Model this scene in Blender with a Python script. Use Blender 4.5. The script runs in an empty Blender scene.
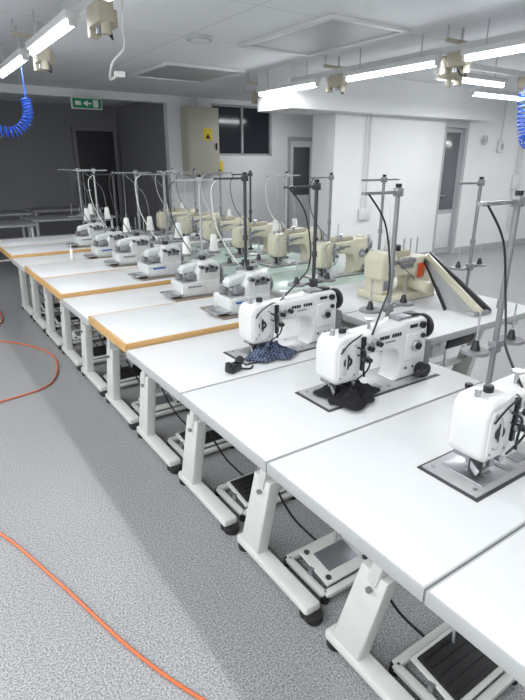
import bpy, bmesh, math, random
from mathutils import Vector, Matrix
random.seed(7)
R=math.radians
scene=bpy.context.scene
scene.view_settings.view_transform='Standard'

# ---------------- materials ----------------
MATS={}
def mat(name,col,rough=0.5,metal=0.0,noise=0.0,nscale=20,emit=0,bump=0.0,coat=0.0):
    if name in MATS: return MATS[name]
    m=bpy.data.materials.new(name); m.use_nodes=True
    nt=m.node_tree; b=nt.nodes['Principled BSDF']
    b.inputs['Base Color'].default_value=(*col,1)
    b.inputs['Roughness'].default_value=rough
    b.inputs['Metallic'].default_value=metal
    if coat: b.inputs['Coat Weight'].default_value=coat
    if emit:
        b.inputs['Emission Color'].default_value=(0.92,0.97,1,1)
        b.inputs['Emission Strength'].default_value=emit
    if noise or bump:
        tc=nt.nodes.new('ShaderNodeTexCoord')
        n=nt.nodes.new('ShaderNodeTexNoise'); n.inputs['Scale'].default_value=nscale; n.inputs['Detail'].default_value=4
        nt.links.new(tc.outputs['Object'],n.inputs['Vector'])
        if noise:
            r=nt.nodes.new('ShaderNodeValToRGB')
            r.color_ramp.elements[0].position=.3; r.color_ramp.elements[1].position=.7
            r.color_ramp.elements[0].color=(*[c*(1-noise) for c in col],1)
            r.color_ramp.elements[1].color=(*[min(1,c*(1+noise)) for c in col],1)
            nt.links.new(n.outputs['Fac'],r.inputs['Fac']); nt.links.new(r.outputs['Color'],b.inputs['Base Color'])
        if bump:
            bp=nt.nodes.new('ShaderNodeBump'); bp.inputs['Strength'].default_value=bump; bp.inputs['Distance'].default_value=.01
            nt.links.new(n.outputs['Fac'],bp.inputs['Height']); nt.links.new(bp.outputs['Normal'],b.inputs['Normal'])
    MATS[name]=m; return m

mat('laminate_white',(.61,.62,.625),.4,noise=.03,nscale=3)
mat('laminate_green',(.44,.55,.49),.25,noise=.03,nscale=3)
mat('edge_grey',(.38,.39,.39),.5)
mat('board_under',(.20,.17,.14),.8)
mat('leg_paint',(.60,.61,.58),.42,noise=.03,nscale=8)
mat('rubber',(.012,.012,.013),.6)
mat('black_plastic',(.012,.012,.014),.35)
mat('machine_white',(.66,.665,.655),.28,coat=.3)
mat('machine_cream',(.60,.57,.44),.35,coat=.2)
mat('machine_offwhite',(.58,.60,.59),.32,coat=.2)
mat('steel',(.52,.53,.55),.28,.9)
mat('dull_steel',(.30,.31,.33),.42,.7)
mat('bed_metal',(.48,.48,.49),.35,.5)
mat('pole_grey',(.27,.28,.29),.4,.5)
mat('pole_light',(.45,.46,.46),.4,.3)
mat('stand_dark',(.07,.07,.08),.4,.5)
mat('blue_label',(.03,.10,.42),.4)
mat('red_label',(.75,.10,.03),.4)
mat('yellow_label',(.85,.62,.03),.5)
mat('wall_white',(.77,.78,.78),.75,noise=.02,nscale=2)
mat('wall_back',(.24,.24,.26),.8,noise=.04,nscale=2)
mat('trim_grey',(.42,.43,.45),.5)
mat('door_dark',(.03,.03,.035),.4)
mat('glass_dark',(.03,.035,.045),.12)
mat('glass_grey',(.13,.14,.15),.15)
mat('cabinet_grey',(.50,.48,.40),.5)
mat('hose_orange',(.60,.13,.035),.4)
mat('hose_blue',(.01,.10,.60),.3)
mat('cable_black',(.01,.01,.012),.5)
mat('cable_white',(.6,.6,.58),.5)
mat('tube_glow',(.9,.9,.9),.5,emit=17)
mat('lamp_housing',(.68,.68,.68),.45)
mat('socket_cream',(.46,.42,.32),.5)
mat('green_sign',(.0,.22,.08),.4)
mat('spool_grey',(.18,.18,.19),.5)
mat('spool_white',(.75,.75,.72),.8)
mat('cloth_black',(.006,.006,.008),.95,bump=.5,nscale=60)
mat('table_grey',(.32,.32,.33),.5)

def wood():
    m=bpy.data.materials.new('wood_edge'); m.use_nodes=True; nt=m.node_tree; b=nt.nodes['Principled BSDF']
    tc=nt.nodes.new('ShaderNodeTexCoord'); mp=nt.nodes.new('ShaderNodeMapping'); mp.inputs['Scale'].default_value=(6,6,120)
    n=nt.nodes.new('ShaderNodeTexNoise'); n.inputs['Scale'].default_value=1; r=nt.nodes.new('ShaderNodeValToRGB')
    r.color_ramp.elements[0].color=(.42,.23,.08,1); r.color_ramp.elements[1].color=(.62,.39,.16,1)
    nt.links.new(tc.outputs['Object'],mp.inputs[0]); nt.links.new(mp.outputs[0],n.inputs['Vector'])
    nt.links.new(n.outputs['Fac'],r.inputs[0]); nt.links.new(r.outputs[0],b.inputs['Base Color']); b.inputs['Roughness'].default_value=.45
    MATS['wood_edge']=m
wood()
def lattice():
    m=bpy.data.materials.new('cloth_navy'); m.use_nodes=True; nt=m.node_tree; b=nt.nodes['Principled BSDF']
    tc=nt.nodes.new('ShaderNodeTexCoord'); ck=nt.nodes.new('ShaderNodeTexChecker'); ck.inputs['Scale'].default_value=90
    ck.inputs['Color1'].default_value=(.01,.014,.035,1); ck.inputs['Color2'].default_value=(.10,.13,.20,1)
    nt.links.new(tc.outputs['Object'],ck.inputs['Vector']); nt.links.new(ck.outputs['Color'],b.inputs['Base Color']); b.inputs['Roughness'].default_value=.9
    MATS['cloth_navy']=m
lattice()
def floor_mat():
    m=bpy.data.materials.new('speckled_vinyl'); m.use_nodes=True; nt=m.node_tree; b=nt.nodes['Principled BSDF']; L=nt.links.new
    tc=nt.nodes.new('ShaderNodeTexCoord')
    n=nt.nodes.new('ShaderNodeTexNoise'); n.inputs['Scale'].default_value=150; n.inputs['Detail'].default_value=2; n.inputs['Roughness'].default_value=.8
    r=nt.nodes.new('ShaderNodeValToRGB'); e=r.color_ramp.elements
    e[0].position=.36; e[0].color=(.12,.122,.126,1); e[1].position=.64; e[1].color=(.47,.475,.48,1)
    x=r.color_ramp.elements.new(.5); x.color=(.285,.287,.292,1)
    v=nt.nodes.new('ShaderNodeTexVoronoi'); v.inputs['Scale'].default_value=90
    r2=nt.nodes.new('ShaderNodeValToRGB'); r2.color_ramp.elements[0].position=.0; r2.color_ramp.elements[0].color=(1,1,1,1)
    r2.color_ramp.elements[1].position=.24; r2.color_ramp.elements[1].color=(0,0,0,1)
    mx=nt.nodes.new('ShaderNodeMixRGB'); mx.inputs[2].default_value=(.60,.605,.61,1)
    ml=nt.nodes.new('ShaderNodeMath'); ml.operation='MULTIPLY'; ml.inputs[1].default_value=.6
    n2=nt.nodes.new('ShaderNodeTexNoise'); n2.inputs['Scale'].default_value=1.2
    mr=nt.nodes.new('ShaderNodeMapRange'); mr.inputs[3].default_value=.92; mr.inputs[4].default_value=1.06
    mm=nt.nodes.new('ShaderNodeMixRGB'); mm.blend_type='MULTIPLY'; mm.inputs[0].default_value=1
    for q in (n,v,n2): L(tc.outputs['Object'],q.inputs['Vector'])
    L(n.outputs['Fac'],r.inputs[0]); L(v.outputs['Distance'],r2.inputs[0]); L(r2.outputs[0],ml.inputs[0]); L(ml.outputs[0],mx.inputs[0])
    L(r.outputs[0],mx.inputs[1]); L(n2.outputs['Fac'],mr.inputs[0]); L(mx.outputs[0],mm.inputs[1]); L(mr.outputs[0],mm.inputs[2])
    L(mm.outputs[0],b.inputs['Base Color']); b.inputs['Roughness'].default_value=.34
    MATS['speckled_vinyl']=m
floor_mat()
def ceil_mat():
    m=bpy.data.materials.new('ceiling_panels'); m.use_nodes=True; nt=m.node_tree; b=nt.nodes['Principled BSDF']; L=nt.links.new
    tc=nt.nodes.new('ShaderNodeTexCoord'); br=nt.nodes.new('ShaderNodeTexBrick'); br.offset=0
    br.inputs['Scale'].default_value=1; br.inputs['Brick Width'].default_value=2.5; br.inputs['Row Height'].default_value=1.25
    br.inputs['Mortar Size'].default_value=.006; br.inputs['Color1'].default_value=(.80,.81,.83,1); br.inputs['Color2'].default_value=(.77,.78,.80,1)
    br.inputs['Mortar'].default_value=(.55,.56,.58,1)
    L(tc.outputs['Object'],br.inputs['Vector']); L(br.outputs['Color'],b.inputs['Base Color']); b.inputs['Roughness'].default_value=.6
    MATS['ceiling_panels']=m
ceil_mat()

# ---------------- builder ----------------
class B:
    def __init__(s): s.v=[];s.f=[];s.m=[];s.mats=[]
    def mi(s,n):
        if n not in s.mats: s.mats.append(n)
        return s.mats.index(n)
    def raw(s,vs,fs,m,M=None):
        o=len(s.v); i=s.mi(m)
        for p in vs:
            p=Vector(p); s.v.append(tuple(M@p if M else p))
        for f in fs: s.f.append([o+k for k in f]); s.m.append(i)
    def bm(s,bm,m,M=None):
        bm.verts.ensure_lookup_table(); bm.verts.index_update()
        s.raw([v.co.copy() for v in bm.verts],[[v.index for v in f.verts] for f in bm.faces],m,M); bm.free()
    def box(s,c,sz,m,bev=0,rot=None,seg=2):
        bm=bmesh.new(); bmesh.ops.create_cube(bm,size=1)
        for v in bm.verts: v.co=Vector((v.co.x*sz[0],v.co.y*sz[1],v.co.z*sz[2]))
        if bev: bmesh.ops.bevel(bm,geom=bm.edges[:],offset=bev,segments=seg,affect='EDGES',profile=.5)
        M=Matrix.Translation(c)
        if rot: M=M@Matrix.Rotation(rot[1],4,rot[0])
        s.bm(bm,m,M)
    def bb(s,a,b,m,bev=0):
        s.box([(a[i]+b[i])/2 for i in range(3)],[abs(b[i]-a[i]) for i in range(3)],m,bev)
    def beam(s,p0,p1,w,h,m,bev=0,up=(0,0,1)):
        p0=Vector(p0);p1=Vector(p1);d=p1-p0;z=d.normalized();x=z.cross(Vector(up))
        if x.length<1e-4: x=Vector((1,0,0))
        x.normalize();y=z.cross(x)
        M=Matrix((x,y,z)).transposed().to_4x4(); M.translation=(p0+p1)/2
        bm=bmesh.new(); bmesh.ops.create_cube(bm,size=1)
        for v in bm.verts: v.co=Vector((v.co.x*w,v.co.y*h,v.co.z*d.length))
        if bev: bmesh.ops.bevel(bm,geom=bm.edges[:],offset=bev,segments=2,affect='EDGES',profile=.5)
        s.bm(bm,m,M)
    def cyl(s,p0,p1,r0,m,r1=None,seg=16,bev=0):
        r1=r0 if r1 is None else r1
        p0=Vector(p0);p1=Vector(p1);d=p1-p0;z=d.normalized()
        q=Vector((0,0,1)).rotation_difference(z).to_matrix().to_4x4(); q.translation=(p0+p1)/2
        bm=bmesh.new(); bmesh.ops.create_cone(bm,cap_ends=True,segments=seg,radius1=r0,radius2=r1,depth=d.length)
        if bev:
            es=[e for e in bm.edges if any(len(f.verts)>4 for f in e.link_faces)]
            bmesh.ops.bevel(bm,geom=es,offset=bev,segments=2,affect='EDGES',profile=.5)
        s.bm(bm,m,q)
    def prof(s,pts,y0,y1,m,bev=0,M=None,seg=3):
        bm=bmesh.new(); vs=[bm.verts.new((p[0],y0,p[1])) for p in pts]; f=bm.faces.new(vs)
        r=bmesh.ops.extrude_face_region(bm,geom=[f])
        for v in r['geom']:
            if isinstance(v,bmesh.types.BMVert): v.co.y=y1
        bmesh.ops.recalc_face_normals(bm,faces=bm.faces[:])
        if bev:
            es=[e for e in bm.edges if abs(e.verts[0].co.y-e.verts[1].co.y)<1e-6]
            bmesh.ops.bevel(bm,geom=es,offset=bev,segments=seg,affect='EDGES',profile=.5,clamp_overlap=True)
        bmesh.ops.triangulate(bm,faces=[f for f in bm.faces if len(f.verts)>4])
        s.bm(bm,m,M)
    def tube(s,path,r,m,seg=8,sub=6):
        P=[Vector(p) for p in path]
        if sub>1 and len(P)>2:
            P=smooth_path(P,sub)
        n=len(P);vs=[];fs=[];prev=None
        for i in range(n):
            t=(P[min(i+1,n-1)]-P[max(i-1,0)]).normalized()
            if prev is None: x=t.orthogonal().normalized()
            else:
                x=prev-t*prev.dot(t); x=x.normalized() if x.length>1e-5 else t.orthogonal().normalized()
            prev=x;y=t.cross(x)
            for k in range(seg):
                a=2*math.pi*k/seg; vs.append(P[i]+x*(r*math.cos(a))+y*(r*math.sin(a)))
        for i in range(n-1):
            for k in range(seg):
                fs.append([i*seg+k,i*seg+(k+1)%seg,(i+1)*seg+(k+1)%seg,(i+1)*seg+k])
        fs.append(list(range(seg))[::-1]); fs.append([(n-1)*seg+k for k in range(seg)])
        s.raw(vs,fs,m)
    def torus(s,c,R_,r,m,normal=(0,0,1),seg=20,rs=6):
        c=Vector(c);z=Vector(normal).normalized();x=z.orthogonal().normalized();y=z.cross(x);vs=[];fs=[]
        for i in range(seg):
            a=2*math.pi*i/seg;d=x*math.cos(a)+y*math.sin(a)
            for k in range(rs):
                b=2*math.pi*k/rs; vs.append(c+d*(R_+r*math.cos(b))+z*(r*math.sin(b)))
        for i in range(seg):
            for k in range(rs):
                fs.append([i*rs+k,((i+1)%seg)*rs+k,((i+1)%seg)*rs+(k+1)%rs,i*rs+(k+1)%rs])
        s.raw(vs,fs,m)
    def mesh(s,name):
        me=bpy.data.meshes.new(name); me.from_pydata(s.v,[],s.f)
        for n in s.mats: me.materials.append(MATS[n])
        me.polygons.foreach_set('material_index',s.m)
        me.polygons.foreach_set('use_smooth',[True]*len(s.f)); me.update()
        me.set_sharp_from_angle(angle=R(38)); return me
    def obj(s,name,loc=(0,0,0),rot=0):
        return inst(s.mesh(name),name,loc,rot)
def smooth_path(P,sub):
    Q=[]
    for i in range(len(P)-1):
        a=P[max(i-1,0)];b=P[i];c=P[i+1];d=P[min(i+2,len(P)-1)]
        for k in range(sub):
            t=k/sub
            Q.append(.5*((2*b)+(c-a)*t+(2*a-5*b+4*c-d)*t*t+(3*b-3*c+d-a)*t**3))
    Q.append(P[-1]); return Q
def inst(me,name,loc=(0,0,0),rot=0,sc=None,parent=None):
    o=bpy.data.objects.new(name,me); o.location=loc; o.rotation_euler=(0,0,rot); scene.collection.objects.link(o)
    if sc: o.scale=sc
    if parent: o.parent=parent
    return o

# ---------------- room ----------------
CH=2.7
def slab(name,a,b,m):
    x=B(); x.bb(a,b,m); return x.obj(name)
slab('floor',(-4,-3.5,-.1),(12,12.2,0),'speckled_vinyl')
slab('ceiling',(-4,-3.5,CH),(12,12.2,CH+.1),'ceiling_panels')
slab('wall_left',(-4.15,-3.5,0),(-4,12.2,CH),'wall_white')
slab('wall_right',(12,-3.5,0),(12.15,12.2,CH),'wall_white')
slab('wall_front',(-4,-3.65,0),(12,-3.5,CH),'wall_white')
slab('wall_back',(-4,12.0,0),(12,12.2,CH),'wall_back')
w=B()
for a,b in [((4.3,9.4,0),(5.2,9.55,CH)),((5.2,9.4,0),(6.6,9.55,1.7)),((5.2,9.4,2.62),(6.6,9.55,CH)),((6.6,9.4,0),(7.0,9.55,CH)),((7.0,9.4,2.08),(7.8,9.55,CH)),((7.8,9.4,0),(12,9.55,CH))]:
    w.bb(a,b,'wall_white')
w.bb((4.3,9.55,0),(4.45,12,CH),'wall_back')
w.obj('wall_partition')
slab('trim_header',(-4,9.4,2.58),(4.3,9.6,CH),'wall_white')
w=B(); w.bb((5.2,9.46,1.7),(6.6,9.5,2.62),'glass_dark')
for x in (5.2,5.88,6.56): w.bb((x,9.42,1.7),(x+.04,9.52,2.62),'trim_grey')
w.bb((5.2,9.42,1.7),(6.6,9.52,1.74),'trim_grey'); w.bb((5.2,9.42,2.58),(6.6,9.52,2.62),'trim_grey'); w.obj('window_1')
def door(name,x0,x1,y,h,glass=True,leaf='wall_white',frame='trim_grey'):
    d=B(); d.bb((x0,y-.02,0),(x0+.06,y+.1,h),frame); d.bb((x1-.06,y-.02,0),(x1,y+.1,h),frame); d.bb((x0+.06,y-.02,h-.06),(x1-.06,y+.1,h),frame)
    d.bb((x0+.06,y+.03,.01),(x1-.06,y+.07,h-.06),leaf)
    if glass: d.bb((x0+.18,y+.015,.9),(x1-.18,y+.03,h-.2),'glass_grey',.004)
    d.bb((x0+.09,y-.0,.98),(x0+.13,y+.03,1.10),'steel',.004); d.cyl((x0+.11,y-.03,1.04),(x0+.22,y-.03,1.04),.009,'steel'); d.cyl((x0+.11,y,1.04),(x0+.11,y-.03,1.04),.009,'steel')
    d.obj(name)
door('door_1',7.0,7.8,9.4,2.08)
d=B(); d.bb((3.35,11.93,0),(4.15,12.0,2.2),'door_dark'); d.bb((3.28,11.9,0),(3.35,12,2.27),'wall_back'); d.bb((4.15,11.9,0),(4.22,12,2.27),'wall_back'); d.bb((3.35,11.9,2.2),(4.15,12,2.27),'wall_back'); d.cyl((3.43,11.9,1.0),(3.55,11.9,1.0),.01,'steel'); d.obj('door_2')
w=B()
w.bb((5.3,6.0,0),(7.7,6.5,CH),'wall_white'); w.bb((7.7,6.02,2.2),(8.35,6.2,CH),'wall_white'); w.bb((8.35,6.0,0),(12,6.2,CH),'wall_white'); w.obj('wall_rear')
d=B(); y=6.05
d.bb((7.7,y-.04,0),(7.77,y+.1,2.2),'trim_grey'); d.bb((8.28,y-.04,0),(8.35,y+.1,2.2),'trim_grey'); d.bb((7.77,y-.04,2.13),(8.28,y+.1,2.2),'trim_grey')
d.bb((7.77,y+.03,.01),(8.28,y+.07,2.13),'trim_grey'); d.bb((7.83,y+.015,.80),(8.22,y+.03,2.06),'glass_grey',.004); d.bb((7.83,y+.015,.12),(8.22,y+.03,.72),'lamp_housing',.004)
d.bb((7.79,y,.98),(7.82,y+.03,1.10),'steel',.004); d.cyl((7.805,y-.03,1.04),(7.91,y-.03,1.04),.009,'steel'); d.cyl((7.805,y,1.04),(7.805,y-.03,1.04),.009,'steel'); d.obj('door_3')
w=B(); w.bb((4.32,5.75,2.24),(8.6,6.0,CH),'wall_white'); w.bb((4.32,6.0,2.24),(5.3,6.5,CH),'wall_white'); w.obj('trim_beam')
slab('baseboard_rear',(8.35,5.985,0),(12,6.0,.1),'trim_grey'); slab('baseboard_block',(5.3,5.985,0),(7.7,6.0,.1),'trim_grey'); slab('baseboard_partition',(4.3,9.385,0),(7.0,9.4,.1),'trim_grey')
slab('baseboard_back',(-4,11.985,0),(3.28,12.0,.1),'trim_grey')
w=B()
for x in (5.9,5.97): w.cyl((x,5.97,.9),(x,5.97,2.24),.012,'lamp_housing')
w.bb((5.84,5.94,.75),(6.05,5.99,.92),'lamp_housing',.006)
w.obj('conduit_pipe')
w=B(); w.bb((9.2,5.94,1.75),(9.34,5.995,1.95),'lamp_housing',.008); w.cyl((9.27,5.97,1.95),(9.27,5.97,2.65),.01,'lamp_housing'); w.bb((9.23,5.93,1.8),(9.31,5.945,1.9),'trim_grey'); w.obj('wall_thermostat')
w=B()
for x in (9.9,9.96,10.02): w.cyl((x,5.97,.3),(x,5.97,2.7),.012,'lamp_housing')
w.bb((9.84,5.95,1.1),(10.08,5.99,1.35),'lamp_housing',.006); w.obj('conduit_pipe')
w=B()
w.torus((8.75,5.95,1.95),.07,.01,'trim_grey',(0,1,0)); w.cyl((8.75,5.95,1.95),(8.75,5.99,1.95),.03,'trim_grey'); w.obj('wall_cable_reel')
w=B(); w.bb((4.55,9.12,1.35),(5.2,9.395,2.52),'cabinet_grey',.01); w.bb((4.58,9.105,1.38),(5.17,9.12,2.49),'cabinet_grey',.004)
w.raw([(4.86,9.10,1.96),(5.04,9.10,1.96),(5.04,9.10,2.16),(4.86,9.10,2.16)],[(0,1,2,3)],'yellow_label'); w.prof([(4.90,1.99),(5.0,1.99),(4.95,2.08)],9.095,9.099,'black_plastic'); w.bb((5.11,9.09,1.80),(5.14,9.107,1.92),'black_plastic')
w.cyl((4.75,9.28,2.52),(4.75,9.28,2.7),.02,'lamp_housing'); w.cyl((4.85,9.28,2.52),(4.85,9.28,2.7),.02,'lamp_housing'); w.obj('electrical_cabinet')
w=B(); w.bb((5.3,9.38,1.35),(5.42,9.395,1.6),'yellow_label',.002); w.obj('wall_notice')
w=B(); w.bb((2.6,9.30,2.40),(3.1,9.34,2.57),'lamp_housing',.006); w.bb((2.62,9.292,2.415),(3.08,9.30,2.555),'green_sign')
w.bb((2.66,9.286,2.455),(2.75,9.292,2.515),'spool_white'); w.prof([(2.78,2.485),(2.86,2.53),(2.86,2.44)],9.286,9.292,'spool_white'); w.bb((2.86,9.286,2.474),(2.92,9.292,2.496),'spool_white'); w.bb((2.95,9.286,2.43),(3.03,9.292,2.54),'spool_white')
w.bb((2.65,9.30,2.57),(3.05,9.40,2.60),'lamp_housing')
w.obj('exit_sign')
def hatch(name,x0,x1,y0,y1,t=.05):
    w=B(); z1=CH; z0=CH-.03
    w.bb((x0,y0,z0),(x1,y0+t,z1),'lamp_housing',.004);w.bb((x0,y1-t,z0),(x1,y1,z1),'lamp_housing',.004)
    w.bb((x0,y0+t,z0),(x0+t,y1-t,z1),'lamp_housing',.004);w.bb((x1-t,y0+t,z0),(x1,y1-t,z1),'lamp_housing',.004)
    w.bb((x0+t,y0+t,CH-.012),(x1-t,y1-t,CH),'edge_grey'); w.obj(name)
hatch('ceiling_access_panel',3.1,4.0,3.6,5.0); hatch('ceiling_access_panel',2.9,4.0,6.3,7.5)
w=B(); w.cyl((2.63,4.93,CH),(2.63,4.93,CH-.03),.13,'trim_grey',.12,seg=28,bev=.006); w.cyl((2.63,4.93,CH-.03),(2.63,4.93,CH-.045),.09,'lamp_housing',.07,seg=20); w.obj('smoke_detector')
w=B(); w.cyl((5.6,4.7,CH),(5.6,4.7,CH-.05),.05,'lamp_housing',.035,seg=20,bev=.006); w.obj('smoke_detector')

def lamp_mesh():
    w=B(); w.box((0,0,.03),(.09,1.22,.05),'lamp_housing',.008)
    w.cyl((0,-.575,-.022),(0,.575,-.022),.018,'tube_glow',seg=10)
    for y in (-.59,.59): w.box((0,y,-.01),(.05,.03,.05),'lamp_housing',.005)
    for y in (-.4,.4): w.cyl((0,y,.055),(0,y,.25),.006,'steel',seg=6)
    return w.mesh('fluorescent_lamp')
LM=lamp_mesh()
def lamp(x,y,rot=0,z=2.45,pw=22):
    o=inst(LM,'fluorescent_lamp',(x,y,z),rot)
    l=bpy.data.lights.new('lamp_light','AREA'); l.shape='RECTANGLE'; l.size=.08; l.size_y=1.15; l.energy=pw; l.color=(.96,.98,1)
    lo=bpy.data.objects.new('lamp_light',l); lo.location=(0,0,-.045); lo.parent=o; scene.collection.objects.link(lo)
for y in (-1.9,-.4,1.1,2.55,4.4,5.85): lamp(1.13,y,pw=5)
for y in (-1.9,-.4,1.1,2.6,4.07,5.75): lamp(4.25,y,pw=16)
lamp(5.5,4.0,R(90),pw=20); lamp(7.1,4.7,R(90)); lamp(9.6,4.2,R(90),pw=28); lamp(7.4,1.5); lamp(7.4,-.5)
for y in (-2.0,-.6,.8,2.2,3.6,5.0): lamp(-1.1,y,pw=27)  # unseen lamp row, added as fill for the floor and under the tables
for y in (-1.0,1.5,4.0,7.0): lamp(-3.0,y,pw=32)
lamp(6.2,8.2,R(90),2.45,16)
def rail(x,y0,y1,boxes):
    w=B(); w.bb((x+.09,y0,2.52),(x+.14,y1,2.58),'lamp_housing',.004)
    for y in boxes:
        w.box((x+.12,y,2.46),(.10,.22,.12),'socket_cream',.012); w.box((x+.19,y+.02,2.44),(.05,.12,.10),'socket_cream',.01)
        w.box((x+.12,y+.15,2.43),(.07,.06,.15),'socket_cream',.008); w.cyl((x+.12,y-.08,2.42),(x+.12,y-.08,2.34),.03,'socket_cream',seg=12)
        w.cyl((x+.12,y+.04,2.42),(x+.12,y+.04,2.36),.022,'dull_steel',seg=12)
        w.cyl((x+.115,y,2.58),(x+.115,y,CH),.012,'steel',seg=8); w.beam((x-.10,y,2.59),(x+.24,y,2.59),.03,.03,'socket_cream',.004)
        w.cyl((x-.08,y,2.59),(x-.08,y,CH),.008,'steel',seg=8)
        w.tube([(x+.12,y-.02,2.41),(x+.16,y-.05,2.33),(x+.2,y+.05,2.36),(x+.19,y+.1,2.5)],.006,'cable_black',6)
    return w.obj('power_busbar_rail')
r1=rail(1.13,-3,6.9,(3.62,5.2,2.0)); rail(4.25,-3,6.9,(3.33,4.93,6.5))
w=B(); w.bb((5.0,3.86,2.52),(8.4,3.90,2.58),'lamp_housing',.004)
for x in (4.95,6.35):
    w.box((x,3.88,2.46),(.22,.10,.12),'socket_cream',.012); w.cyl((x,3.88,2.42),(x,3.88,2.33),.03,'socket_cream',seg=12); w.cyl((x,3.88,2.52),(x,3.88,CH),.012,'steel',seg=8); w.box((x+.15,3.88,2.43),(.06,.07,.15),'socket_cream',.008)
w.obj('power_busbar_rail')
w=B(); w.tube([(1.33,3.48,2.36),(1.36,3.56,2.28),(1.30,3.62,2.2),(1.31,3.72,2.12),(1.35,3.70,2.14)],.008,'cable_white')
w.tube([(1.33,3.48,2.36),(1.33,3.46,2.5),(1.33,3.46,2.7)],.008,'cable_white')
w.box((1.37,3.70,2.15),(.07,.035,.035),'spool_white',.008); w.obj('hanging_power_plug')
def coil(name,path,turns,rad=.045):
    P=smooth_path([Vector(p) for p in path],60); n=len(P); pts=[]
    for i,p in enumerate(P):
        t=(P[min(i+1,n-1)]-P[max(i-1,0)]).normalized(); x=t.cross(Vector((0,1,0))); x=x.normalized() if x.length>.01 else Vector((1,0,0)); y=t.cross(x)
        a=2*math.pi*turns*i/(n-1); pts.append(p+x*rad*math.cos(a)+y*rad*math.sin(a))
    w=B(); w.tube(pts,.006,'hose_blue',6,1); w.tube([(path[0][0],path[0][1],2.5),path[0]],.006,'hose_blue',6,1); w.obj(name)
coil('air_hose_coil',[(1.20,5.8,2.16),(1.18,5.75,2.00),(1.04,5.72,1.87),(.84,5.75,1.90)],17)
coil('air_hose_coil',[(4.42,2.7,2.14),(4.42,2.68,1.94),(4.46,2.66,1.78),(4.60,2.64,1.72)],18)

# ---------------- tables ----------------
TL,TD,TZ=1.09,.593,.76
def table_mesh(kind):
    w=B(); ed={'white':'edge_grey','wood':'wood_edge','green':'edge_grey'}[kind]; top='laminate_green' if kind=='green' else 'laminate_white'
    z1=TZ; z0=TZ-(.042 if kind=='wood' else .036)
    w.bb((.006,.006,z0),(TL-.006,TD-.006,z1-.001),'board_under')
    w.box((TL/2,TD/2,z1-.0015),(TL-.008,TD-.008,.003),top,.001)
    t=.006 if kind!='wood' else .014
    w.bb((0,0,z0-.002),(t,TD,z1+.0005),ed,.002); w.bb((TL-t,0,z0-.002),(TL,TD,z1+.0005),ed,.002)
    w.bb((t,0,z0-.002),(TL-t,t,z1+.0005),ed,.002); w.bb((t,TD-t,z0-.002),(TL-t,TD,z1+.0005),ed,.002)
    for lx in (.22,.90):
        w.beam((lx,.0,.045),(lx,.50,.045),.07,.042,'leg_paint',.012)
        for y in (.03,.47): w.cyl((lx,y,0),(lx,y,.028),.036,'rubber',seg=18,bev=.004)
        w.cyl((lx,.0,.0),(lx,.0,.035),.036,'rubber',seg=18,bev=.006)
        w.prof([(.34,.06),(.47,.06),(.36,.46),(.25,.46)],-.028,.028,'leg_paint',.008,M=Matrix.Translation((lx,0,0))@Matrix.Rotation(R(90),4,'Z'))
        w.beam((lx,.31,.42),(lx,.24,.70),.04,.07,'leg_paint',.006,up=(1,0,0))
        w.beam((lx,.03,.70),(lx,.55,.70),.05,.04,'leg_paint',.006)
        w.cyl((lx-.034,.31,.40),(lx-.045,.31,.40),.010,'dull_steel',seg=10)
    w.beam((.22,.36,.36),(.90,.36,.36),.05,.03,'leg_paint',.005,up=(0,0,1))
    w.cyl((.60,.34,.56),(.86,.34,.56),.075,'black_plastic',seg=20,bev=.01); w.cyl((.56,.34,.56),(.60,.34,.56),.045,'dull_steel',seg=16)
    w.box((.68,.34,.67),(.10,.10,.11),'dull_steel',.005)
    w.box((.38,.30,.62),(.12,.26,.16),'machine_offwhite',.01)
    w.cyl((.50,.2,.08),(.62,.30,.52),.006,'steel',seg=8)
    w.tube([(.3,.36,.6),(.33,.42,.35),(.4,.38,.15),(.48,.3,.03)],.005,'cable_black',6)
    return w
def pedal_parts(w,cx,cy,pad):
    X0,X1,Y0,Y1=cx-.15,cx+.15,cy-.11,cy+.13
    for a,b in [((X0,Y0,.03),(X1,Y0,.03)),((X1,Y0,.03),(X1,Y1,.03)),((X1,Y1,.03),(X0,Y1,.03)),((X0,Y1,.03),(X0,Y0,.03))]:
        w.beam(a,b,.03,.02,'leg_paint',.003)
    w.box((cx,cy,.065),(.25,.19,.012),'leg_paint',.004,rot=('X',R(9)))
    if pad:
        w.box((cx,cy,.075),(.22,.16,.008),'rubber',.003,rot=('X',R(9)))
        for i in range(5): w.box((cx,cy-.06+.03*i,.081+(-.06+.03*i)*.155),(.19,.006,.004),'black_plastic',rot=('X',R(9)))
    else:
        w.box((cx,cy,.0725),(.16,.10,.004),'dull_steel',.001,rot=('X',R(9)))
        for sx in (-1,1):
            for sy in (-1,1): w.cyl((cx+sx*.10,cy+sy*.07,.066+sy*.011),(cx+sx*.10,cy+sy*.07,.076+sy*.011),.012,'stand_dark',seg=12)
    for x in (X0+.02,X1-.02): w.cyl((x,cy,.03),(x,cy,.07),.012,'dull_steel',seg=10)
    for x in (X0,X1):
        for y in (Y0,Y1): w.cyl((x,y,0),(x,y,.03),.018,'rubber',seg=10)
TM={k:table_mesh(k).mesh('sewing_table_'+k) for k in ('white','wood','green')}
w=B(); pedal_parts(w,0,0,True); PM=w.mesh('foot_pedal'); w=B(); pedal_parts(w,0,0,False); PM2=w.mesh('foot_pedal_plain')
def pitchY(k): return .523+.598*k
kinds={-1:'white',0:'white',1:'white',2:'white',3:'wood',4:'white',5:'wood',6:'wood',7:'white',8:'wood',9:'wood'}
WS=1.035
X1=.77
def station(x,y,kind,ped):
    o=inst(TM[kind],'sewing_table',(x,y,0),sc=(1,1,WS) if kind=='wood' else None)
    inst(ped,'foot_pedal',(.46,.15,0),parent=o)
for k in range(-1,10): station(X1,pitchY(k),kinds[k],PM2 if k in (1,4,7) else PM)
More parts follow.
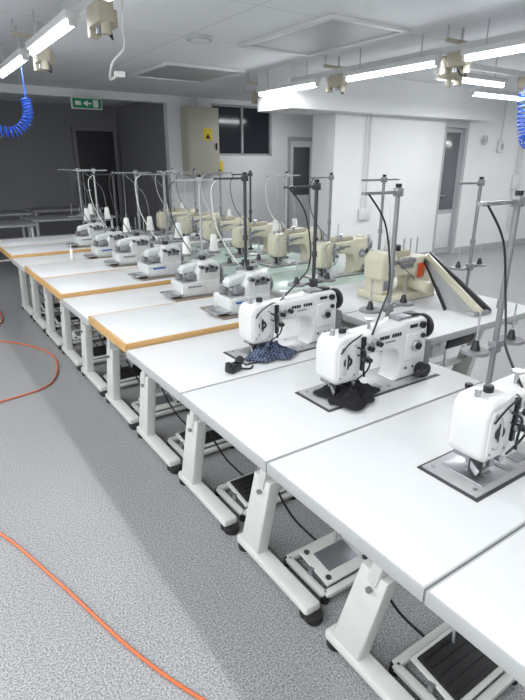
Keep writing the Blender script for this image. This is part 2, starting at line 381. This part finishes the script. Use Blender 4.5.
X2=2.06
def pY2(k): return 1.60+.598*(k-2)
k2={2:'white',3:'white',4:'green',5:'green',6:'green',7:'green',8:'white',9:'white'}
for k in range(2,10): station(X2,pY2(k),k2[k],PM)

# ---------------- machines ----------------
def lockstitch(body,accent='black_plastic',modern=True):
    w=B()
    # flush bed: dark gasket outline, steel bed, plates
    w.box((.17,0,.0015),(.565,.205,.003),'stand_dark',.001)
    w.box((.17,0,.005),(.545,.185,.006),'bed_metal',.002)
    w.box((0,-.005,.0095),(.11,.14,.004),'steel',.001); w.box((0,-.01,.0125),(.03,.05,.002),'dull_steel')
    w.box((.085,-.005,.0095),(.045,.14,.003),'steel',.001); w.box((.15,-.04,.009),(.05,.04,.002),'dull_steel')
    for x in (-.08,.20): 
        for y in (-.07,.07): w.cyl((x,y,.007),(x,y,.010),.006,'dull_steel',seg=10)
    pts=[(.250,.008),(.262,.03),(.268,.08),(.262,.122),(.245,.142),(.21,.152),(.04,.162),(.04,.238),(.10,.242),(.24,.246),(.28,.258),(.385,.258),(.402,.246),(.408,.21),(.410,.03),(.414,.008)]
    w.prof(pts[::-1],-.052,.052,body,.013,seg=4)
    w.prof([(.288,.095),(.288,.198),(.296,.206),(.384,.206),(.392,.198),(.392,.095),(.384,.087),(.296,.087)],-.058,-.048,body,.004)
    # head: tall squared needle-bar end with rounded top-left
    head=[(-.056,.082),(-.062,.10),(-.063,.205),(-.056,.232),(-.038,.250),(.040,.253),(.054,.246),(.058,.23),(.058,.10),(.050,.078),(.02,.070),(-.045,.072)]
    w.prof(head,-.062,.054,body,.013,seg=4)
    w.prof([(-.050,.092),(-.051,.20),(-.040,.228),(.020,.230),(.032,.220),(.032,.092)],-.067,-.060,body,.004)
    for x,z in ((-.040,.102),(.022,.102),(.022,.218),(-.034,.215)): w.cyl((x,-.066,z),(x,-.069,z),.004,'dull_steel',seg=8)
    if modern:
        w.torus((-.010,-.069,.160),.015,.0046,accent,(0,1,0)); w.beam((-.010,-.0695,.132),(-.010,-.0695,.188),.0065,.004,accent)
        for i in range(9):
            if i==4: continue
            w.box((.155+.0125*i,-.0535,.212),(.008,.003,.014),accent)
        w.box((.205,-.053,.190),(.05,.003,.005),'spool_grey')
        for x in (.30,.34,.38): w.cyl((x,-.051,.055),(x,-.055,.055),.005,accent,seg=10)
        w.cyl((.335,-.057,.150),(.335,-.074,.150),.023,'steel',seg=18,bev=.003); w.cyl((.335,-.074,.150),(.335,-.082,.150),.014,accent,seg=18)
        w.cyl((.372,-.057,.185),(.372,-.066,.185),.010,accent,seg=14)
        w.cyl((.37,-.051,.230),(.37,-.064,.230),.014,accent,seg=16); w.box((.325,-.053,.232),(.04,.003,.014),accent)
        w.box((.30,0,.262),(.07,.06,.014),'dull_steel',.004)
    else:
        w.cyl((.335,-.057,.15),(.335,-.074,.15),.030,'dull_steel',seg=20,bev=.003)
        for i in range(7): w.box((.13+.014*i,-.0535,.205),(.009,.003,.012),'spool_grey')
        w.prof([(.09,.240),(.09,.272),(.26,.278),(.28,.25)],-.03,.03,'socket_cream',.006)
        w.cyl((.12,-.05,.255),(.12,-.06,.30),.012,'steel',seg=10)
    for x,z in ((.085,.195),(.078,.150),(.125,.205)):
        w.cyl((x,-.05,z),(x,-.072,z),.017,'steel',seg=16,bev=.002); w.cyl((x,-.072,z),(x,-.090,z),.010,accent,seg=12)
    w.beam((.068,-.058,.240),(.068,-.058,.105),.016,.012,accent,.002)
    w.tube([(.03,-.068,.21),(.05,-.088,.19),(.045,-.088,.14),(.06,-.08,.09)],.004,accent,6)
    w.tube([(.03,-.070,.18),(.062,-.098,.16),(.072,-.08,.11),(.03,-.072,.08)],.0035,accent,6)
    w.tube([(.06,-.055,.25),(.03,-.08,.258),(-.02,-.08,.235),(-.045,-.072,.20)],.003,accent,6)
    w.tube([(-.03,-.065,.22),(-.03,-.083,.21),(-.03,-.083,.13),(-.03,-.065,.115)],.003,'steel',6)
    w.cyl((-.03,0,.245),(-.03,0,.272),.009,'steel',seg=10); w.cyl((.015,0,.248),(.015,0,.270),.014,accent,seg=12,bev=.002)
    w.cyl((.14,0,.240),(.14,0,.278),.006,'steel',seg=8); w.cyl((.14,0,.278),(.14,0,.284),.018,'steel',seg=12)
    w.box((.0,.0,.068),(.085,.085,.024),'dull_steel',.004)
    w.cyl((0,-.02,.075),(0,-.02,.035),.008,'steel',seg=10); w.cyl((0,-.02,.04),(0,-.02,.013),.0018,'steel',seg=6)
    w.cyl((0,.010,.075),(0,.010,.03),.009,'steel',seg=10); w.box((0,-.012,.022),(.026,.06,.014),'steel',.003); w.box((0,-.038,.016),(.032,.032,.006),'dull_steel',.002)
    w.box((.034,.02,.050),(.032,.045,.045),'black_plastic',.004); w.box((.024,-.035,.048),(.022,.014,.045),'steel',.002)
    w.box((-.034,-.03,.045),(.020,.035,.05),'black_plastic',.004); w.cyl((.03,-.045,.06),(.03,-.062,.06),.010,'steel',seg=10)
    w.beam((-.035,.0,.06),(-.050,-.05,.035),.006,.022,'steel',.002); w.beam((.045,.03,.06),(.052,.03,.012),.008,.02,'dull_steel',.002)
    w.cyl((.404,0,.20),(.422,0,.20),.035,body,seg=24,bev=.004)
    w.cyl((.420,0,.20),(.446,0,.20),.054,accent,seg=32,bev=.008); w.cyl((.446,0,.20),(.455,0,.20),.032,body,seg=24,bev=.003)
    w.cyl((.378,-.052,.035),(.378,-.090,.035),.031,accent,seg=20,bev=.004); w.beam((.37,-.085,.045),(.305,-.098,.035),.022,.01,accent,.003)
    w.box((.36,.0,.262),(.05,.05,.018),accent if modern else body,.006)
    w.tube([(.40,.04,.05),(.45,.06,.10),(.46,.05,.02)],.005,'cable_black',6)
    w.box((.428,.0,.085),(.045,.09,.12),'spool_grey' if modern else body,.010); w.cyl((.448,0,.085),(.462,0,.085),.034,accent,seg=20,bev=.003)
    return w
MW=lockstitch('machine_white').mesh('sewing_machine_white')
MC=lockstitch('machine_cream','dull_steel',False).mesh('sewing_machine_cream')
def overlock(body,label):
    w=B()
    w.box((0,.01,.003),(.40,.30,.006),'board_under',.002)
    w.box((.0,0,.055),(.28,.20,.10),body,.014,seg=3)
    w.prof([(-.02,.095),(-.02,.16),(.0,.19),(.02,.225),(.13,.225),(.15,.20),(.15,.095)],-.085,.085,body,.012)
    w.prof([(-.105,.15),(-.11,.175),(-.09,.20),(.0,.215),(.03,.22),(.03,.165),(-.04,.155)],-.03,.04,body,.01)
    w.box((-.085,-.03,.108),(.10,.13,.006),'steel',.002)
    w.box((-.05,-.103,.055),(.16,.006,.07),body,.006); w.box((-.05,-.1075,.075),(.10,.003,.012),label)
    w.box((.08,-.087,.17),(.09,.004,.03),'spool_grey',.001)
    w.cyl((-.085,-.005,.155),(-.085,-.005,.12),.006,'steel',seg=8); w.cyl((-.06,-.005,.16),(-.06,-.005,.12),.006,'steel',seg=8); w.box((-.085,-.025,.115),(.03,.06,.008),'dull_steel',.002)
    for i,x in enumerate((.0,.035,.07,.105)):
        w.cyl((x,-.085,.20-.012*(i%2)),(x,-.115,.20-.012*(i%2)),.013,'dull_steel',seg=12,bev=.002); w.cyl((x,-.115,.20-.012*(i%2)),(x,-.13,.20-.012*(i%2)),.009,'black_plastic',seg=10)
    w.box((-.055,-.06,.135),(.07,.03,.035),'dull_steel',.006); w.box((-.10,.03,.13),(.04,.05,.04),'spool_grey',.004)
    w.cyl((.15,.0,.14),(.165,.0,.14),.045,'dull_steel',seg=24); w.cyl((.165,0,.14),(.19,0,.14),.055,'spool_grey',seg=28,bev=.008)
    w.cyl((.07,.02,.225),(.07,.02,.25),.022,'black_plastic',seg=16,bev=.004); w.beam((-.02,.03,.24),(.13,.03,.24),.012,.02,'dull_steel',.003)
    for x in (0,.04,.08,.12): w.cyl((x,.03,.24),(x,.03,.27),.003,'steel',seg=6)
    for i in range(3): w.tube([(-.02+.035*i,-.12,.19),(-.03+.03*i,-.13,.12),(-.06+.02*i,-.11,.10)],.0014,'cable_white',4)
    w.box((-.18,-.04,.03),(.10,.14,.012),'steel',.004)
    return w
OV1=overlock('machine_offwhite','blue_label').mesh('overlock_white'); OV2=overlock('machine_offwhite','dull_steel').mesh('overlock_plain')

def stand(col,cones,h=.75,r=.0105,extra=False):
    w=B(); w.cyl((0,0,0),(0,0,.012),.03,'rubber',seg=18,bev=.003); w.cyl((0,0,.01),(0,0,h),r,col,seg=10)
    w.cyl((0,0,h),(0,0,h+.015),r+.003,'black_plastic',seg=10)
    w.cyl((0,0,.36),(0,0,.39),r+.005,col,seg=10)
    w.box((0,0,h-.02),(.036,.03,.035),col,.003); w.box((0,0,.215),(.04,.034,.045),col,.004)
    w.beam((.0,0,h-.02),(-.21,0,h-.02),.020,.012,col)
    if extra:
        w.beam((.0,0,h-.02),(.14,0,h-.02),.018,.010,col); w.torus((.135,-.014,h-.02),.009,.0025,col,(0,0,1),10,4)
        w.beam((0,-.10,.215),(0,.10,.215),.018,.010,col)
        for y in (-.10,.10):
            w.cyl((0,y,.215),(0,y,.225),.045,'spool_grey',.043,seg=20); w.cyl((0,y,.225),(0,y,.34),.0035,'steel',seg=8)
    for x in (-.20,-.12): w.torus((x,-.014,h-.02),.009,.0025,col,(0,0,1),10,4)
    w.beam((.11,0,.215),(-.13,0,.215),.022,.010,col)
    for i,x in enumerate((.10,-.12)):
        w.cyl((x,0,.215),(x,0,.225),.05,'spool_grey',.048,seg=24)
        w.cyl((x,0,.225),(x,0,.36),.0035,'steel',seg=8); w.cyl((x,0,.226),(x,0,.262),.018,'black_plastic',.008,seg=14)
        if cones>i: w.cyl((x,0,.228),(x,0,.35),.036,'spool_white',.02,seg=20,bev=.003); w.tube([(x,0,.35),(x*.8-.02,-.01,.55),(-.12,-.014,h-.02)],.0012,'cable_white',4)
    return w
ST=[stand('pole_grey',0).mesh('thread_stand_a'),stand('stand_dark',0).mesh('thread_stand_b'),stand('pole_grey',2,extra=True).mesh('thread_stand_c'),stand('pole_light',2,r=.009,extra=True).mesh('thread_stand_d'),stand('pole_grey',1,extra=True).mesh('thread_stand_e')]
def cable(par,pts,m='cable_black',r=.0035):
    o=par.location; w=B(); w.tube([Vector(p)-o for p in pts],r,m,6,6); c=w.obj('thread_tube'); c.parent=par

mdy={0:.22,1:.245,2:.20}
for k in (0,1,2):
    y=pitchY(k)
    inst(MW,'industrial_sewing_machine',(X1+(.480,.500,.495)[k],y+mdy[k],TZ),sc=(1.1,1,1))
    sx,sy=X1+(.95,1.03,1.07)[k],y+.49
    s=inst(ST[0 if k!=2 else 1],'thread_stand',(sx,sy,TZ))
    top=TZ+.73
    cable(s,[(sx-.19,sy-.012,top),(sx-.10,sy-.03,top-.12),(sx-.07,sy-.05,top-.30),(sx-.12,sy-.10,TZ+.33),(sx-.22,sy-.17,TZ+.30),(X1+.62,y+.19,TZ+.24)],r=.0042)
for k in range(3,10):
    y=pitchY(k); zt=TZ*(WS if kinds[k]=='wood' else 1)
    if k<9: inst(OV1 if k%2 else OV2,'overlock_machine',(X1+.80,y+.22,zt),R(random.uniform(-4,4)))
    sx,sy=X1+1.0,y+.49
    s=inst(ST[(3,4,2,1)[k%4]],'thread_stand',(sx,sy,zt)); top=zt+.73
    if k<9:
        cable(s,[(sx-.19,sy-.012,top),(sx-.25,sy-.03,top-.06),(sx-.24,sy-.05,top-.25),(sx-.20,sy-.10,zt+.35),(sx-.17,sy-.2,zt+.25)],'cable_white' if k%2 else 'cable_black',.0035)
for k in range(4,10):
    y=pY2(k)
    inst(MC,'industrial_sewing_machine',(X2+.58,y+.28,TZ),sc=(1.1,1,1.08)); sx,sy=X2+.85,y+.52
    s=inst(ST[(0,3,1,4)[k%4]],'thread_stand',(sx,sy,TZ)); top=TZ+.73
    cable(s,[(sx-.19,sy-.012,top),(sx-.25,sy-.03,top-.1),(sx-.22,sy-.06,top-.3),(sx-.15,sy-.15,TZ+.29)],'cable_white' if k%2 else 'cable_black')
w=B()
w.box((0,0,.02),(.34,.24,.04),'machine_cream',.01)
w.prof([(-.17,.04),(-.17,.17),(-.14,.20),(.02,.215),(.14,.215),(.18,.19),(.19,.15),(.19,.04),(.07,.04),(.055,.10),(.02,.12),(-.08,.125),(-.09,.04)],-.065,.065,'machine_cream',.014,seg=4)
w.prof([(-.19,.12),(-.195,.22),(-.17,.25),(-.10,.25),(-.08,.22),(-.08,.13),(-.10,.11)],-.075,.055,'machine_cream',.012)
w.box((.10,-.068,.14),(.05,.006,.075),'red_label',.001)
w.prof([(-.05,.16),(-.05,.185),(.04,.185),(.04,.16)],-.069,-.062,'dull_steel')
for i in range(4): w.cyl((-.12+.045*i,-.06,.205),(-.12+.045*i,-.095,.205),.013,'dull_steel',seg=12,bev=.002)
w.cyl((.19,0,.14),(.215,0,.14),.058,'dull_steel',seg=28,bev=.006)
w.cyl((.05,-.06,.075),(.02,-.20,.075),.032,'machine_cream',seg=20,bev=.008)
w.beam((.15,-.06,.20),(.02,-.50,.015),.014,.045,'machine_cream',.004); w.beam((.19,-.04,.21),(.09,-.50,.015),.012,.03,'stand_dark',.003); w.beam((.13,-.06,.19),(-.05,-.36,.015),.012,.02,'black_plastic',.003)
w.beam((.13,-.055,.195),(.20,-.035,.205),.03,.02,'machine_cream',.004); w.beam((.0,-.49,.012),(.11,-.49,.012),.02,.02,'dull_steel',.003)
w.raw([(.14,-.07,.18),(.03,-.48,.015),(-.045,-.35,.015),(.143,-.073,.176),(.033,-.483,.011),(-.042,-.353,.011)],[(0,1,2),(5,4,3),(0,3,4,1),(1,4,5,2),(2,5,3,0)],'pole_light')
w.box((-.02,0,.225),(.16,.05,.04),'socket_cream',.006); w.cyl((-.02,0,.24),(-.02,0,.275),.02,'black_plastic',seg=14,bev=.003)
for x in (-.08,.03,.08,.13): w.cyl((x,0,.21),(x,0,.30),.004,'steel',seg=6)
w.box((-.14,-.04,.085),(.05,.06,.05),'dull_steel',.005); w.cyl((-.14,-.04,.07),(-.14,-.04,.04),.006,'steel',seg=8)
w.tube([(-.12,-.07,.22),(-.16,-.12,.17),(-.15,-.1,.08)],.003,'cable_black',6); w.tube([(-.1,-.09,.2),(-.02,-.12,.13),(.02,-.10,.10)],.002,'cable_black',6)
o=w.obj('feed_off_arm_machine',(X2+.60,pY2(3)+.13,TZ)); o.scale=(1.3,1.25,1.25)
s=inst(ST[4],'thread_stand',(X2+.80,pY2(3)+.50,TZ))
s=inst(ST[0],'thread_stand',(X2+.90,pY2(2)+.40,TZ))

def cloth(name,loc,m,rx,ry,h,seed):
    rnd=random.Random(seed); n=26; vs=[];fs=[]
    ph=[rnd.uniform(0,6.28) for _ in range(6)]
    for i in range(n+1):
        rr=i/n
        for j in range(36):
            a=2*math.pi*j/36
            ed=1+.16*math.sin(3*a+ph[0])+.10*math.sin(7*a+ph[1])
            z=h*(1-rr**1.6)*(1+.35*math.sin(4*a+ph[2]+3*rr))+.014*math.sin(11*a+ph[3]+9*rr)*rr*(1-rr)*2+.010*math.sin(18*rr+ph[4]+2*a)*(1-rr)
            vs.append((rx*rr*ed*math.cos(a),ry*rr*ed*math.sin(a),max(.003,z+.003)))
    for i in range(n):
        for j in range(36): fs.append([i*36+j,(i+1)*36+j,(i+1)*36+(j+1)%36,i*36+(j+1)%36])
    w=B(); w.raw(vs,fs,m); w.obj(name,loc)
cloth('black_cloth',(X1+.52,pitchY(1)+.195,TZ+.012),'cloth_black',.12,.11,.042,3)
cloth('patterned_cloth',(X1+.53,pitchY(2)+.14,TZ+.010),'cloth_navy',.12,.10,.042,5)
w=B(); w.box((0,0,.02),(.07,.045,.035),'black_plastic',.008,rot=('Z',.3)); w.cyl((.02,0,.03),(.05,.02,.045),.018,'rubber',seg=14,bev=.003); w.cyl((-.03,-.01,.03),(-.03,-.01,.05),.014,'black_plastic',seg=14)
w.tube([(.03,0,.01),(.07,-.02,.006),(.10,.0,.006)],.004,'cable_black')
w.obj('sewing_attachment',(X1+.29,pitchY(2)+.07,TZ))
w=B(); w.cyl((0,0,0),(0,0,.006),.018,'black_plastic',seg=20); w.cyl((0,0,.006),(0,0,.05),.011,'black_plastic',seg=16); w.cyl((0,0,.045),(0,0,.06),.015,'black_plastic',seg=20,bev=.002)
w.obj('black_spool',(X1+.90,pitchY(1)-.06,TZ))  # small black thread spool standing on the table
w=B(); w.cyl((0,0,0),(0,0,.10),.02,'spool_white',.012,seg=16,bev=.003); w.cyl((0,0,.10),(0,0,.15),.004,'spool_white',.002,seg=8); w.obj('oil_bottle',(X1+.45,pitchY(7)+.2,TZ))

w=B(); w.tube([(-.35,3.0,.009),(-.1,2.6,.009),(.093,2.294,.009),(.245,1.828,.009),(.373,1.382,.009),(.492,1.083,.009),(.64,.82,.009),(.80,.45,.009),(.75,.0,.009)],.0062,'hose_orange'); w.obj('air_hose')
w=B(); w.tube([(-.3,5.4,.009),(.2,5.36,.009),(.543,5.243,.009),(.80,4.85,.009),(.86,4.42,.009),(.695,3.93,.009),(.323,3.80,.009),(-.2,3.7,.009)],.0062,'hose_orange')
w.obj('air_hose')
w=B(); w.tube([(.1,5.9,.009),(.45,5.75,.009),(.66,5.9,.009),(.72,6.4,.009)],.0062,'hose_orange'); w.obj('air_hose')

def btable(x,y,L,D):
    w=B(); w.box((L/2,D/2,.735),(L,D,.03),'table_grey',.004)
    for a in (.06,L-.06):
        for b in (.06,D-.06): w.cyl((a,b,0),(a,b,.72),.018,'lamp_housing',seg=10)
        w.beam((a,.06,.15),(a,D-.06,.15),.025,.025,'lamp_housing')
    w.beam((.06,D-.06,.15),(L-.06,D-.06,.15),.025,.025,'lamp_housing')
    w.obj('work_table',(x,y,0))
btable(.2,8.2,1.4,.8); btable(1.65,8.7,1.3,.8); btable(.4,10.0,1.5,.8); btable(2.0,10.4,1.3,.8)

wd=bpy.data.worlds.new('world'); scene.world=wd; wd.use_nodes=True
wd.node_tree.nodes['Background'].inputs[0].default_value=(.8,.85,.9,1); wd.node_tree.nodes['Background'].inputs[1].default_value=.3
c=bpy.data.cameras.new('camera'); co=bpy.data.objects.new('camera',c); scene.collection.objects.link(co)
c.sensor_fit='VERTICAL'; c.sensor_height=36; c.lens=36*519/700; c.clip_start=.05
co.location=(0,0,1.62); co.rotation_euler=(R(90-20.1),0,R(-34.1)); scene.camera=co
